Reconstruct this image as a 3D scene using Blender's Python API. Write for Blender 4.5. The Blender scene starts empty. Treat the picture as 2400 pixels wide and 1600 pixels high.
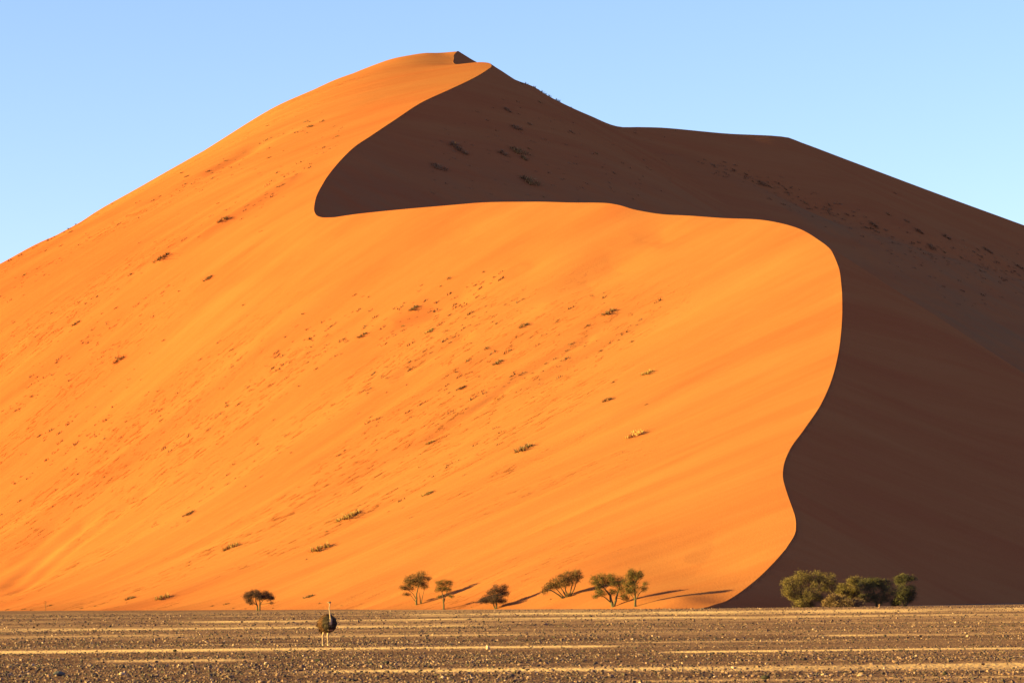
import bpy, bmesh, math, random
import numpy as np
from mathutils import Matrix, Vector

scene = bpy.context.scene
# ---------------------------------------------------------------- camera
F = 100 / 36 * 2400            # 100 mm lens, in photograph pixels
CAMH = 2.5
PITCH = math.atan((1399 - 800) / F)
ROLL = math.radians(0.55)
def _rot():
    a = math.pi / 2 + PITCH; r = -ROLL
    Rx = np.array([[1,0,0],[0,math.cos(a),-math.sin(a)],[0,math.sin(a),math.cos(a)]])
    Rz = np.array([[math.cos(r),-math.sin(r),0],[math.sin(r),math.cos(r),0],[0,0,1]])
    return Rx @ Rz
RM = _rot(); C0 = np.array([0, 0, CAMH])
cam_data = bpy.data.cameras.new('camera'); cam_data.lens = 100; cam_data.sensor_width = 36
cam_data.clip_start = 1; cam_data.clip_end = 20000
cam = bpy.data.objects.new('camera', cam_data); scene.collection.objects.link(cam)
m4 = np.eye(4); m4[:3, :3] = RM; m4[:3, 3] = C0
cam.matrix_world = Matrix(m4.tolist())
scene.camera = cam

# ---------------------------------------------------------------- light
SUN_AZ = math.radians(14)      # light travels to the right and 14 degrees away from the camera
SUN_EL = math.radians(12)
world = bpy.data.worlds.new('World'); scene.world = world; world.use_nodes = True
wn = world.node_tree.nodes; wl = world.node_tree.links
bg = wn['Background']
sky = wn.new('ShaderNodeTexSky'); sky.sky_type = 'NISHITA'; sky.sun_disc = False
sky.sun_elevation = SUN_EL
sky.sun_rotation = math.radians(270) - SUN_AZ     # clockwise from +y; the sun stands left and behind the camera
sky.air_density = 1.0; sky.dust_density = 0.3; sky.ozone_density = 2.5
tint = wn.new('ShaderNodeMixRGB'); tint.blend_type = 'MULTIPLY'; tint.inputs[0].default_value = 1
tint.inputs[2].default_value = (0.935, 0.87, 1.03, 1)
wl.new(sky.outputs[0], tint.inputs[1]); wl.new(tint.outputs[0], bg.inputs['Color'])
bg.inputs['Strength'].default_value = 0.065
sun_data = bpy.data.lights.new('sun', 'SUN'); sun_data.energy = 5.0; sun_data.angle = math.radians(0.5)
sun_data.color = (1.0, 0.91, 0.19)
sun = bpy.data.objects.new('sun', sun_data); scene.collection.objects.link(sun)
_L = Vector((math.cos(SUN_AZ)*math.cos(SUN_EL), math.sin(SUN_AZ)*math.cos(SUN_EL), -math.sin(SUN_EL)))
sun.rotation_euler = _L.to_track_quat('-Z', 'Y').to_euler()
vs = scene.view_settings
vs.view_transform = 'Standard'; vs.look = 'None'; vs.gamma = 1; vs.use_curve_mapping = False
vs.exposure = 2.24

# ---------------------------------------------------------------- terrain maths
def proj(P):
    q = (np.asarray(P, float) - C0) @ RM
    return np.stack([1200 + F * q[..., 0] / -q[..., 2], 800 - F * q[..., 1] / -q[..., 2]], -1)

def unproj(px, py, D):
    """point on the sight line of a photograph pixel, D metres away along +y"""
    w = RM @ np.array([(px - 1200) / F, -(py - 800) / F, -1.0])
    return C0 + w * (D / w[1])

# crest of the dune: picture position and distance of points along the ridge
CREST = [(1615,1428,540),(1650,1423,547),(1690,1413,556),(1745,1380,566),(1800,1332,580),(1845,1280,596),(1865,1240,612),
(1862,1205,626),(1848,1165,642),(1836,1125,660),(1836,1095,675),(1850,1055,694),(1885,1005,718),(1925,945,748),(1955,870,785),
(1970,790,822),(1974,720,848),(1972,670,865),(1965,625,881),(1950,590,895),(1915,560,909),(1870,535,922),(1780,515,939),
(1690,511,952),(1620,506,960),(1550,502,968),(1490,492,974),(1450,481,979),(1420,476,983),(1340,475,992),(1250,473,1002),
(1100,477,1016),(950,490,1029),(850,500,1039),(780,510,1047),(748,508,1054),(736,490,1069),(740,465,1087),(760,425,1109),
(790,385,1131),(830,345,1155),(870,318,1179),(930,278,1210),(985,242,1236),(1060,207,1267),(1110,183,1292),(1140,165,1310),
(1152,155,1323),(1149,149,1332),(1130,146,1339),(1110,147,1345),(1090,150,1350),(1070,151,1356),(1062,145,1365),(1064,135,1377),
(1076,121,1394),(1110,142,1403),(1160,166,1414),(1220,192,1426),(1248,202,1432),(1280,222,1440),(1310,238,1448),(1380,270,1466),(1450,297,1487),(1500,298,1499),(1560,300,1513),
(1700,313,1544),(1845,322,1572),(1875,333,1582),(2000,380,1610),(2200,455,1652),(2400,528,1694),(2700,640,1748),(3100,800,1808)]
# skyline of the sunlit flank left of the summit
SKY = [(1045,123,1388),(1000,124,1386),(964,128,1383),(926,135,1380),(892,145,1376),(850,161,1370),(800,180,1363),(773,190,1359),
(708,220,1349),(658,241.5,1342),(639,251,1339),(536,313,1322),(444,367,1307),(360,416,1294),(268,471,1280),(201,510,1271),
(161,536,1265),(82,575,1255),(0,618,1245),(-150,690,1230),(-350,800,1205),(-600,940,1180)]
# foot of the dune on the plain
FOOT = [(1600,547),(1500,557),(1400,570),(1300,585),(1200,602),(1000,638),(800,677),(600,716),(400,756),(200,795),(0,833),(-200,872),(-500,930),(-900,1005)]

def pchip(x, y):
    h = np.diff(x); d = np.diff(y) / h
    m = np.zeros(len(x)); m[0] = d[0]; m[-1] = d[-1]
    for i in range(1, len(x) - 1):
        if d[i-1] * d[i] > 0:
            w1 = 2*h[i] + h[i-1]; w2 = h[i] + 2*h[i-1]
            m[i] = (w1 + w2) / (w1 / d[i-1] + w2 / d[i])
    def f(q):
        q = np.clip(q, x[0], x[-1]); i = np.clip(np.searchsorted(x, q) - 1, 0, len(x) - 2)
        t = (q - x[i]) / h[i]
        return ((1+2*t)*(1-t)**2*y[i] + t*(1-t)**2*h[i]*m[i] + t*t*(3-2*t)*y[i+1] + t*t*(t-1)*h[i]*m[i+1])
    return f

C3 = np.array([unproj(*c) for c in CREST])
C3 = np.vstack([[C3[0,0]-3, C3[0,1]-14, -.8], [C3[0,0]-14, C3[0,1]-60, -3.], C3])
C3 = C3[np.argsort(C3[:, 1])]
fx = pchip(C3[:, 1], C3[:, 0]); fz = pchip(C3[:, 1], C3[:, 2])
_yy = np.linspace(C3[0,1], C3[-1,1], 24001); _xx = fx(_yy)
_ss = np.r_[0, np.cumsum(np.hypot(np.diff(_xx), np.diff(_yy)))]
def crest_pts(step):
    s = np.arange(0, _ss[-1], step); y = np.interp(s, _ss, _yy)
    return np.stack([fx(y), y, fz(y)], -1)

def tps_fit(P, lam=0.0):
    X = P[:, :2] / 100.0; n = len(X)
    r2 = ((X[:, None] - X[None]) ** 2).sum(-1)
    K = np.where(r2 > 0, .5 * r2 * np.log(r2 + 1e-30), 0) + lam * np.eye(n)
    A = np.zeros((n+3, n+3)); A[:n,:n] = K; A[:n,n] = 1; A[:n,n+1:] = X; A[n,:n] = 1; A[n+1:,:n] = X.T
    return X, np.linalg.solve(A, np.r_[P[:, 2], 0, 0, 0])

def tps_eval(fit, x, y):
    X, w = fit; sh = x.shape; x = x.ravel() / 100; y = y.ravel() / 100; out = np.empty_like(x)
    for a in range(0, len(x), 20000):
        r2 = (x[a:a+20000, None] - X[:, 0]) ** 2 + (y[a:a+20000, None] - X[:, 1]) ** 2
        out[a:a+20000] = (.5 * r2 * np.log(r2 + 1e-30)) @ w[:len(X)] + w[-3] + w[-2] * x[a:a+20000] + w[-1] * y[a:a+20000]
    return out.reshape(sh)

def lit_controls(skydz):
    P = []
    c = crest_pts(9.0); c = c[c[:, 1] > 535]
    P += c.tolist()
    for k, (px, py, D) in enumerate(SKY):
        p = unproj(px, py, D); p[2] += skydz[k]; P.append(p)
        if k % 2 == 0:
            for dd, dz in ((110, -8), (260, -55), (480, -150)):
                P.append([p[0] * (1 + dd / D * .5), p[1] + dd, p[2] + dz])
    for px, D in FOOT:
        x = (px - 1200) / F * D
        P.append([x, D, -.3]); P.append([x, D - 14, -1.2]); P.append([x, D - 50, -4]); P.append([x, D + 12, 1.9])
        if px < 1350: P.append([x, D + 30, 5.6])
    P += [list(p) for p in EXTRA]
    P = np.array(P, float); keep = []
    for i in range(len(P)):
        if all((P[i, 0]-P[j, 0])**2 + (P[i, 1]-P[j, 1])**2 > 9 for j in keep): keep.append(i)
    return P[keep]
EXTRA = [unproj(*q) for q in ((1560,1398,568),(1600,1379,576),(1640,1357,584),(1690,1340,588))]
SLIP = 0.70; SLIPK = 1.0
def slip_height(x, y, step=2.5):
    """sand lying at its angle of repose below the crest: upper envelope of cones"""
    c = crest_pts(step); sh = x.shape; xf = x.ravel(); yf = y.ravel(); out = np.empty_like(xf); src = np.empty_like(xf)
    for a in range(0, len(xf), 20000):
        d = np.sqrt((xf[a:a+20000, None]-c[:, 0])**2 + SLIPK**2*(yf[a:a+20000, None]-c[:, 1])**2)
        h = c[:, 2] - SLIP * d; k = h.argmax(1)
        out[a:a+20000] = h[np.arange(len(k)), k]; src[a:a+20000] = c[k, 1]
    return out.reshape(sh), src.reshape(sh)
# ---------------------------------------------------------------- helpers
def tag(o, label=None, cat=None, group=None, kind=None):
    if label: o['label'] = label
    if cat: o['category'] = cat
    if group: o['group'] = group
    if kind: o['kind'] = kind
    return o

def mesh_np(name, verts, faces, mat=None, parent=None, smooth=True, nverts=4):
    me = bpy.data.meshes.new(name)
    verts = np.asarray(verts, np.float32); faces = np.asarray(faces, np.int32)
    k = faces.shape[1]
    me.vertices.add(len(verts)); me.vertices.foreach_set('co', verts.ravel())
    me.loops.add(faces.size); me.loops.foreach_set('vertex_index', faces.ravel())
    me.polygons.add(len(faces)); me.polygons.foreach_set('loop_start', np.arange(0, faces.size, k, dtype=np.int32))
    me.polygons.foreach_set('use_smooth', np.full(len(faces), smooth))
    me.update(calc_edges=True); me.validate()
    if mat: me.materials.append(mat)
    o = bpy.data.objects.new(name, me); scene.collection.objects.link(o)
    if parent: o.parent = parent
    return o

class NT:
    def __init__(s, name):
        s.m = bpy.data.materials.new(name); s.m.use_nodes = True
        s.t = s.m.node_tree; s.bsdf = s.t.nodes['Principled BSDF']
        s.bsdf.inputs['Roughness'].default_value = 1.0
        s.bsdf.inputs['Specular IOR Level'].default_value = 0.0
    def n(s, typ, **kw):
        x = s.t.nodes.new(typ)
        for k, v in kw.items():
            if k.startswith('_'): setattr(x, k[1:], v)
            else:
                key = int(k[1:]) if k[0] == 'i' and k[1:].isdigit() else k
                x.inputs[key].default_value = v
        return x
    def l(s, a, b): s.t.links.new(a, b)
    def coords(s, rotz=0, scale=(1,1,1), loc=(0,0,0)):
        tc = s.n('ShaderNodeTexCoord')
        r = s.n('ShaderNodeMapping', Rotation=(0, 0, rotz)); s.l(tc.outputs['Object'], r.inputs[0])
        mp = s.n('ShaderNodeMapping', Scale=scale, Location=loc); s.l(r.outputs[0], mp.inputs[0])
        return mp.outputs[0]
    def noise(s, vec, scale=1, detail=3, rough=.5, dist=0):
        x = s.n('ShaderNodeTexNoise', Scale=scale, Detail=detail, Roughness=rough, Distortion=dist); s.l(vec, x.inputs['Vector'])
        return x.outputs['Fac']
    def ramp(s, fac, stops):
        r = s.n('ShaderNodeValToRGB'); e = r.color_ramp.elements
        while len(e) < len(stops): e.new(.5)
        for i, (p, c) in enumerate(stops):
            e[i].position = p; e[i].color = (c if len(c) == 4 else (*c, 1)) if hasattr(c, '__len__') else (c, c, c, 1)
        s.l(fac, r.inputs[0]); return r.outputs[0]
    def mix(s, fac, a, b, mode='MIX'):
        x = s.n('ShaderNodeMixRGB', _blend_type=mode)
        for i, v in ((0, fac), (1, a), (2, b)):
            if hasattr(v, 'links'): s.l(v, x.inputs[i])
            else: x.inputs[i].default_value = v if i == 0 else ((*v, 1) if len(v) == 3 else v)
        return x.outputs[0]
    def math(s, op, a, b=0.0):
        x = s.n('ShaderNodeMath', _operation=op)
        for i, v in ((0, a), (1, b)):
            if hasattr(v, 'links'): s.l(v, x.inputs[i])
            else: x.inputs[i].default_value = v
        return x.outputs[0]
    def bump(s, h, strength=1, distance=.1, normal=None):
        b = s.n('ShaderNodeBump', Strength=strength, Distance=distance); s.l(h, b.inputs['Height'])
        if normal is not None: s.l(normal, b.inputs['Normal'])
        return b.outputs[0]
    def out(s, color=None, normal=None):
        if color is not None:
            if hasattr(color, 'links'): s.l(color, s.bsdf.inputs['Base Color'])
            else: s.bsdf.inputs['Base Color'].default_value = (*color, 1)
        if normal is not None: s.l(normal, s.bsdf.inputs['Normal'])
        return s.m

rng = np.random.default_rng(7)
random.seed(7)

def vnoise(x, y, seed):
    """smooth value noise for numpy arrays"""
    r = np.random.default_rng(seed); T = r.random((256, 256)).astype(np.float32)
    xi = np.floor(x).astype(int); yi = np.floor(y).astype(int); fx_ = x - xi; fy_ = y - yi
    u = fx_*fx_*(3-2*fx_); v = fy_*fy_*(3-2*fy_)
    a = T[xi & 255, yi & 255]; b = T[(xi+1) & 255, yi & 255]; c = T[xi & 255, (yi+1) & 255]; d = T[(xi+1) & 255, (yi+1) & 255]
    return (a*(1-u)+b*u)*(1-v) + (c*(1-u)+d*u)*v - .5

# ---------------------------------------------------------------- dune
STREAK = math.radians(27)
def relief(X, Y, dcrest):
    """wind-drawn swells on the sunlit flank, fading towards the crest"""
    al = X*math.cos(STREAK) + Y*math.sin(STREAK); pe = -X*math.sin(STREAK) + Y*math.cos(STREAK)
    k = np.clip((dcrest - 4) / 60, 0, 1)
    h = 2.2*vnoise(al/150, pe/24, 1) + 1.3*vnoise(al/80, pe/10, 2) + .5*vnoise(al/40, pe/4.5, 3)
    return h * k

SKYDZ = [-0.5, -0.08, -0.23, -0.09, -0.24, -0.29, 0, 0.01, -0.18, -0.1, -0.01, -0.02, -0.24, -0.07, -0.26, 0.02, -1.0, -0.13, -0.35, -0.04, -0.29, 0]
LITFIT = tps_fit(lit_controls(SKYDZ))
_cr = crest_pts(4.0)
def crest_dist(x, y):
    sh = x.shape; xf = x.ravel(); yf = y.ravel(); out = np.empty_like(xf)
    for a in range(0, len(xf), 20000):
        out[a:a+20000] = np.sqrt(((xf[a:a+20000, None]-_cr[:, 0])**2 + (yf[a:a+20000, None]-_cr[:, 1])**2).min(1))
    return out.reshape(sh)

# rows: denser where the crest runs sideways, coarser behind the skyline
_w = np.interp(_yy, [480, 535, 560, 700, 1000, 1060, 1290, 1400, 1500, 1750, 1815], [.15, .6, 1.5, 1.2, 1.3, 1.0, 1.0, .8, .35, .25, .2])
_acc = np.r_[0, np.cumsum(_w[1:] * np.hypot(np.diff(_yy), .45*np.diff(_xx)))]
NR, NL, NRT = 720, 500, 240
rows = np.interp(np.linspace(0, _acc[-1], NR), _acc, _yy)
rows[0] = _yy[0]; rows[-1] = _yy[-1]
xc = fx(rows); zc = fz(rows)
ul = np.concatenate([np.linspace(0, 1, NL-40) ** 1.15, 1 + np.linspace(0, 1, 41)[1:] ** 1.5 * 1.2])
wl_ = np.maximum(xc + .19*rows + 12, 60)
XL = xc[:, None] - ul[None] * wl_[:, None]; YL = np.repeat(rows[:, None], NL, 1)
ZL = tps_eval(LITFIT, XL, YL)
DL = crest_dist(XL, YL)
ZL[:, 0] = zc; ZL0 = ZL.copy()
ur = np.concatenate([np.linspace(0, 1, NRT-30) ** 1.4, 1 + np.linspace(0, 1, 31)[1:] ** 1.5 * 1.0])
wr_ = np.maximum(.19*rows + 12 - xc, 80)
XR = xc[:, None] + ur[None] * wr_[:, None]; YR = np.repeat(rows[:, None], NRT, 1)
ZR, SRC = slip_height(XR, YR)
ZR[:, 0] = zc
# picked features: a picture position is looked up on the bare dune form, then shaped in plan
def _grid_pick(X, Y, Z):
    Q = proj(np.stack([X, Y, Z], -1)); qx = Q[..., 0].ravel(); qy = Q[..., 1].ravel(); yf = Y.ravel(); xf = X.ravel(); zf = Z.ravel()
    def f(px, py):
        d = (qx - px)**2 + (qy - py)**2; j = np.where(d < 49)[0]
        k = j[np.argmin(yf[j])] if len(j) else int(np.argmin(d))
        return np.array([xf[k], yf[k], zf[k]])
    return f
pick_lit = _grid_pick(XL, YL, ZL0); pick_shade = _grid_pick(XR, YR, ZR)
def line_dist(X, Y, pts):
    best = np.full(X.shape, 1e9); side = np.zeros(X.shape)
    for a, b in zip(pts[:-1], pts[1:]):
        d = b[:2] - a[:2]; L2 = d @ d + 1e-9
        tt = np.clip(((X - a[0])*d[0] + (Y - a[1])*d[1]) / L2, 0, 1)
        ex = X - a[0] - tt*d[0]; ey = Y - a[1] - tt*d[1]; q = ex*ex + ey*ey; m = q < best
        best[m] = q[m]; side[m] = (d[0]*ey - d[1]*ex)[m]
    return np.sqrt(best), np.sign(side)
ZL = ZL + relief(XL, YL, DL)
FEATURES = [([(0,1378),(60,1330),(130,1268),(200,1215),(260,1175)], -.8, 4.5), ([(20,1390),(110,1320),(190,1255),(300,1170),(400,1100)], -.75, 4), ([(0,1320),(80,1270),(160,1200)], -.6, 4),
 ([(0,840),(120,770),(226,700),(306,646),(379,607),(460,560),(530,512),(650,435),(720,395)], 1.2, 5), ([(985,1030),(1100,960),(1200,890),(1300,830),(1400,775)], -.55, 1.8),
 ([(890,760),(980,720),(1080,680),(1200,630)], -2.2, 8), ([(660,598),(715,580)], -1.1, 6), ([(1060,545),(1120,545)], -.9, 7), ([(1405,615),(1445,603)], -.8, 6), ([(85,672),(120,655)], -.8, 5),
 ([(1690,1280),(1760,1255)], -2.2, 15), ([(900,900),(1010,830),(1120,770)], -.7, 3), ([(1250,720),(1400,640),(1560,560)], -1.2, 9), ([(300,480),(480,400),(640,310)], -1.2, 6), ([(1450,560),(1640,520)], -1.0, 8)]
for pl, amp, w in FEATURES:
    P_ = [pick_lit(*q) for q in pl]; d, _s = line_dist(XL, YL, P_)
    ends = np.minimum(np.hypot(XL-P_[0][0], YL-P_[0][1]), np.hypot(XL-P_[-1][0], YL-P_[-1][1]))
    ZL = ZL + 1.6*amp*np.exp(-(d/w)**2)*np.clip(ends/(2.2*w), .25, 1)*np.clip(DL/18, 0, 1)
ZL[:, 0] = zc
# towards its foot the crest is rounded and the lee side gentle
_wf = np.clip((606 - YR)/46, 0, 1)**1.2; _dr = crest_dist(XR, YR)
ZR = (1-_wf)*ZR + _wf*np.maximum(ZR, zc[:, None] - .36*_dr - .012*_dr**2 + .0)
GULLY = [pick_shade(*q) for q in [(1640,376),(1707,402),(1800,440),(1914,492),(2036,540),(2208,592),(2400,650)]]
gd, gs = line_dist(XR, YR, GULLY)
_crd = np.clip(crest_dist(XR, YR)/25, 0, 1)
_g0 = np.clip(np.hypot(XR-GULLY[0][0], YR-GULLY[0][1])/60, .1, 1)
ZR = ZR + _crd*_g0*(-4.5*np.exp(-((gd*gs - 8)/9)**2) + 1.6*np.exp(-((gd*gs + 9)/8)**2))
ZR = np.maximum(ZR, -4)
ZL = np.maximum(ZL, -6)
GX = np.concatenate([XL[:, :0:-1], XR], 1); GY = np.concatenate([YL[:, :0:-1], YR], 1); GZ = np.concatenate([ZL[:, :0:-1], ZR], 1)
NC = GX.shape[1]
idx = np.arange(NR*NC).reshape(NR, NC)
quads = np.stack([idx[:-1, :-1], idx[:-1, 1:], idx[1:, 1:], idx[1:, :-1]], -1).reshape(-1, 4)

t = NT('dune_sand')
c1 = t.coords(rotz=-STREAK, scale=(.010, .07, .02))
c2 = t.coords(rotz=-STREAK, scale=(.04, .4, .1))
big = t.noise(c1, 1, 4, .55, .4)
fine = t.noise(c2, 1, 4, .6)
grain = t.noise(t.coords(scale=(1, 1, 1)), 2.2, 2, .7)
col = t.ramp(big, [(.30, (.262, .0715, .0250)), (.52, (.278, .0865, .0295)), (.72, (.288, .0975, .0340))])
col = t.mix(.18, col, t.ramp(fine, [(.35, (0.245, 0.0599, 0.0280)), (.65, (0.310, 0.0895, 0.0430))]))
col = t.mix(.12, col, t.ramp(grain, [(.3, (0.187, 0.0441, 0.0220)), (.7, (0.360, 0.1102, 0.0520))]))
redd = t.n('ShaderNodeAttribute', _attribute_name='sun_tint_bands').outputs['Fac']
col = t.mix(redd, col, t.mix(1, col, (.985, .76, .78), 'MULTIPLY'))  # weaker sun on the left flank put into the colour, plus redder bands
att = t.n('ShaderNodeAttribute', _attribute_name='scrub')
col = t.mix(t.math('MULTIPLY', att.outputs['Fac'], t.ramp(t.noise(t.coords(rotz=.5, scale=(.02, .1, .05)), 1, 5, .6), [(.3, .15), (.7, 1.)])), col, (.205, .088, .042))
# small slumps and terracettes drawn out along the wind, in patches
slump = t.noise(t.coords(rotz=-STREAK-.08, scale=(.13, .6, .25)), 1, 5, .75)
patch = t.noise(t.coords(rotz=-STREAK, scale=(.008, .03, .01), loc=(3.1, 1.7, 0)), 1, 3, .6)
slump = t.math('MULTIPLY', t.ramp(slump, [(.57, 0.), (.66, 1.)]), t.ramp(patch, [(.46, 0.), (.60, 1.)]))
wind = t.n('ShaderNodeAttribute', _attribute_name='wind').outputs['Fac']
slump = t.math('MULTIPLY', slump, wind)
rib = t.noise(t.coords(rotz=-STREAK+.05, scale=(.006, .07, .03), loc=(0, 5, 0)), 1, 4, .5)
rib = t.math('MULTIPLY', rib, wind)
nrm = t.bump(rib, 1.0, 1.8, t.bump(slump, 1.0, .5, t.bump(grain, .35, .22)))
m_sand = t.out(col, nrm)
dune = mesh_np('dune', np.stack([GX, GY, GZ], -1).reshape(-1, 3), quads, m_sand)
tag(dune, 'giant orange sand dune with a winding crest, left flank sunlit, right flank in shade', 'dune', kind='structure')
_wi = np.zeros((NR, NC), np.float32)
_wi[:, :NL] = np.clip((DL[:, ::-1] - 30) / 80, 0, 1)
dune.data.attributes.new('wind', 'FLOAT', 'POINT').data.foreach_set('value', _wi.ravel())
# painted light: left flank tinted redder as if less sunlit; also drawn-out redder bands
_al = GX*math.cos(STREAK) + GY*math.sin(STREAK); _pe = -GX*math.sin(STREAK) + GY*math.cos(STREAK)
_sun_tint = np.clip((60 - GX)/190*np.clip(GZ/45, .35, 1)*np.clip((230 - GZ)/110, .25, 1) + .55*vnoise(_al/160, _pe/22, 81) + .35*vnoise(_al/60, _pe/9, 82), 0, 1)
dune.data.attributes.new('sun_tint_bands', 'FLOAT', 'POINT').data.foreach_set('value', _sun_tint.astype(np.float32).ravel())
_sc = np.zeros((NR, NC), np.float32)
_sc[:, NL-1:] = np.clip((SRC - 1030)/60, 0, 1)*np.clip((215 - ZR)/70, .05, 1)*.85 + .9*np.exp(-((gd*gs + 8)/12)**2)*_g0
_sc = np.clip(_sc, 0, 1)
_at = dune.data.attributes.new('scrub', 'FLOAT', 'POINT'); _at.data.foreach_set('value', _sc.ravel())
# the crest is a sharp edge between the sunlit flank and the slip face
_e = np.zeros(len(dune.data.edges), bool)
_ev = np.empty(len(dune.data.edges)*2, np.int32); dune.data.edges.foreach_get('vertices', _ev); _ev = _ev.reshape(-1, 2)
_e = ((_ev % NC) == NL-1).all(1) & (rows[_ev[:, 0]//NC] > 592)
_att = dune.data.attributes.new('sharp_edge', 'BOOLEAN', 'EDGE'); _att.data.foreach_set('value', _e)

# ---------------------------------------------------------------- plain
# bands of wind-blown sand between the stones: distance, depth, picture columns where the band is clear, strength
BANDS = [(98, 2.2, 650, 2600, 1.0), (118, 1.5, 150, 640, .7), (129, 2.2, 1480, 2600, .9), (143, 2.6, -200, 1500, .75), (152, 1.6, 1400, 2000, .5),
         (174, 3.2, 1850, 2600, .8), (163, 1.8, 200, 900, .7), (190, 3, 500, 1300, .35), (212, 4, -200, 500, .3), (255, 8, -300, 1200, .75), (248, 6, 1500, 2600, .4), (292, 9, -300, 2700, .35),
         (330, 14, 400, 2700, .55), (430, 35, 900, 2700, .55), (87, 1.0, 1400, 2600, .5), (84, .9, -200, 500, .4)]
def sandiness(x, y):
    px = 1200 + F * x / np.maximum(y, 20)
    yy = y + 2.2*vnoise(x/17, y/60, 31)*np.clip(y/130, .6, 3) + .012*x
    v = .36 + .55*vnoise(x/40, yy/3.2, 11)*np.clip((210 - y)/80, 0, 1) + .5*vnoise(x/70, yy/9, 12) + .4*vnoise(x/90, yy/24, 13)*np.clip((y-100)/150, 0, 1)
    v += .30*vnoise(x/6, yy/1.5, 14) + .2*vnoise(x/1.8, yy/.8, 15)
    v = v * .55
    for D, w, a, b, s in BANDS:
        e = np.clip((px - a)/120, 0, 1) * np.clip((b - px)/120, 0, 1)
        v = v + s * e * np.exp(-((yy - D)/(1.25*w))**2) * (.75 + .8*vnoise(x/9, yy/w*.7, int(D)))
    v = v + .10*np.clip((y - 230)/250, 0, 1)
    return np.clip(v, 0, 1)
def ground_z(x, y):
    k = np.clip((y - 60)/20, 0, 1) * np.clip((520 - y)/60, 0, 1)
    return k * (.16*vnoise(x/60, y/13, 21) + .10*vnoise(x/22, y/5, 22))

rr = np.concatenate([[-3000, -800, -200, 0, 40, 65], 1/np.linspace(1/76, 1/1000, 420), [1300, 2000, 4000, 8000, 14000]])
uu = np.concatenate([[-12, -4, -1.2, -.5, -.3], np.linspace(-.21, .21, 330), [.3, .5, 1.2, 4, 12]])
PY = np.repeat(rr[:, None], len(uu), 1); PX = uu[None] * np.maximum(np.abs(rr), 900 * (np.abs(rr) < 66) + 1)[:, None]
PX[6:-5] = uu[None] * rr[6:-5, None]
PZ = ground_z(PX, PY); SA = sandiness(PX, PY)
pid = np.arange(PX.size).reshape(PX.shape)
pq = np.stack([pid[:-1, :-1], pid[:-1, 1:], pid[1:, 1:], pid[1:, :-1]], -1).reshape(-1, 4)
t = NT('gravel_ground')
att = t.n('ShaderNodeAttribute', _attribute_name='sand')
nz = t.noise(t.coords(scale=(1, .35, 1)), 3.0, 4, .75)
nz2 = t.noise(t.coords(scale=(1, .6, 1)), .35, 4, .6)
fac = t.math('ADD', att.outputs['Fac'], t.math('MULTIPLY', t.math('SUBTRACT', nz, .5), .9))
fac = t.math('ADD', fac, t.math('MULTIPLY', t.math('SUBTRACT', nz2, .5), .3))
col = t.ramp(fac, [(.05, (.112, .050, .037)), (.30, (.20, .091, .060)), (.48, (.34, .166, .094)), (.80, (.60, .315, .155))])
peb = t.n('ShaderNodeTexVoronoi', Scale=7.5, Randomness=1.0); t.l(t.coords(), peb.inputs['Vector'])
dark = t.ramp(peb.outputs['Color'], [(.0, .45), (.5, 1.0), (1., 1.25)])
col = t.mix(t.math('SUBTRACT', .8, t.math('MULTIPLY', att.outputs['Fac'], .9)), col, t.mix(1, col, dark, 'MULTIPLY'))
hgt = t.math('ADD', t.math('MULTIPLY', peb.outputs['Distance'], -.6), nz)
nrm = t.bump(hgt, .9, .09)
m_plain = t.out(col, nrm)
plain = mesh_np('gravel_plain', np.stack([PX, PY, PZ], -1).reshape(-1, 3), pq, m_plain)
plain.data.attributes.new('sand', 'FLOAT', 'POINT').data.foreach_set('value', SA.astype(np.float32).ravel())
tag(plain, 'flat gravel plain of brown stones crossed by pale sand streaks', 'plain', kind='structure')

# ---------------------------------------------------------------- stones
def stone_material(name, use_attr):
    t = NT(name); t.bsdf.inputs['Roughness'].default_value = .75; t.bsdf.inputs['Specular IOR Level'].default_value = .25
    if use_attr: f = t.n('ShaderNodeAttribute', _attribute_name='tone').outputs['Fac']
    else: f = t.n('ShaderNodeObjectInfo').outputs['Random']
    c = t.ramp(f, [(.0, (.030, .0135, .012)), (.35, (.072, .032, .028)), (.70, (.135, .059, .048)), (.95, (.20, .092, .070)), (1., (.33, .18, .145))])
    n = t.noise(t.coords(), 14, 3, .6)
    c = t.mix(.5, c, t.mix(1, c, t.ramp(n, [(.3, .55), (.7, 1.4)]), 'MULTIPLY'))
    return t.out(c)
m_stone_all = stone_material('desert_stone', True); m_stone = stone_material('desert_stone_single', False)

def ico():
    p = (1 + 5**.5) / 2
    V = np.array([(-1,p,0),(1,p,0),(-1,-p,0),(1,-p,0),(0,-1,p),(0,1,p),(0,-1,-p),(0,1,-p),(p,0,-1),(p,0,1),(-p,0,-1),(-p,0,1)], float)
    V /= np.linalg.norm(V[0])
    Fc = [(0,11,5),(0,5,1),(0,1,7),(0,7,10),(0,10,11),(1,5,9),(5,11,4),(11,10,2),(10,7,6),(7,1,8),(3,9,4),(3,4,2),(3,2,6),(3,6,8),(3,8,9),(4,9,5),(2,4,11),(6,2,10),(8,6,7),(9,8,1)]
    return V, np.array(Fc)
OCT_V = np.array([(1,0,0),(-.5,.87,0),(-.5,-.87,0),(.2,.1,1.),(-.1,-.1,-1)], float)
OCT_F = np.array([(0,1,3),(1,2,3),(2,0,3),(1,0,4),(2,1,4),(0,2,4)])
BOX_V = np.array([(x, y, z) for z in (-1, 1) for y in (-1, 1) for x in (-1, 1)], float) * .62
BOX_F = np.array([(0,2,3),(0,3,1),(4,5,7),(4,7,6),(0,1,5),(0,5,4),(2,6,7),(2,7,3),(0,4,6),(0,6,2),(1,3,7),(1,7,5)])

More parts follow.
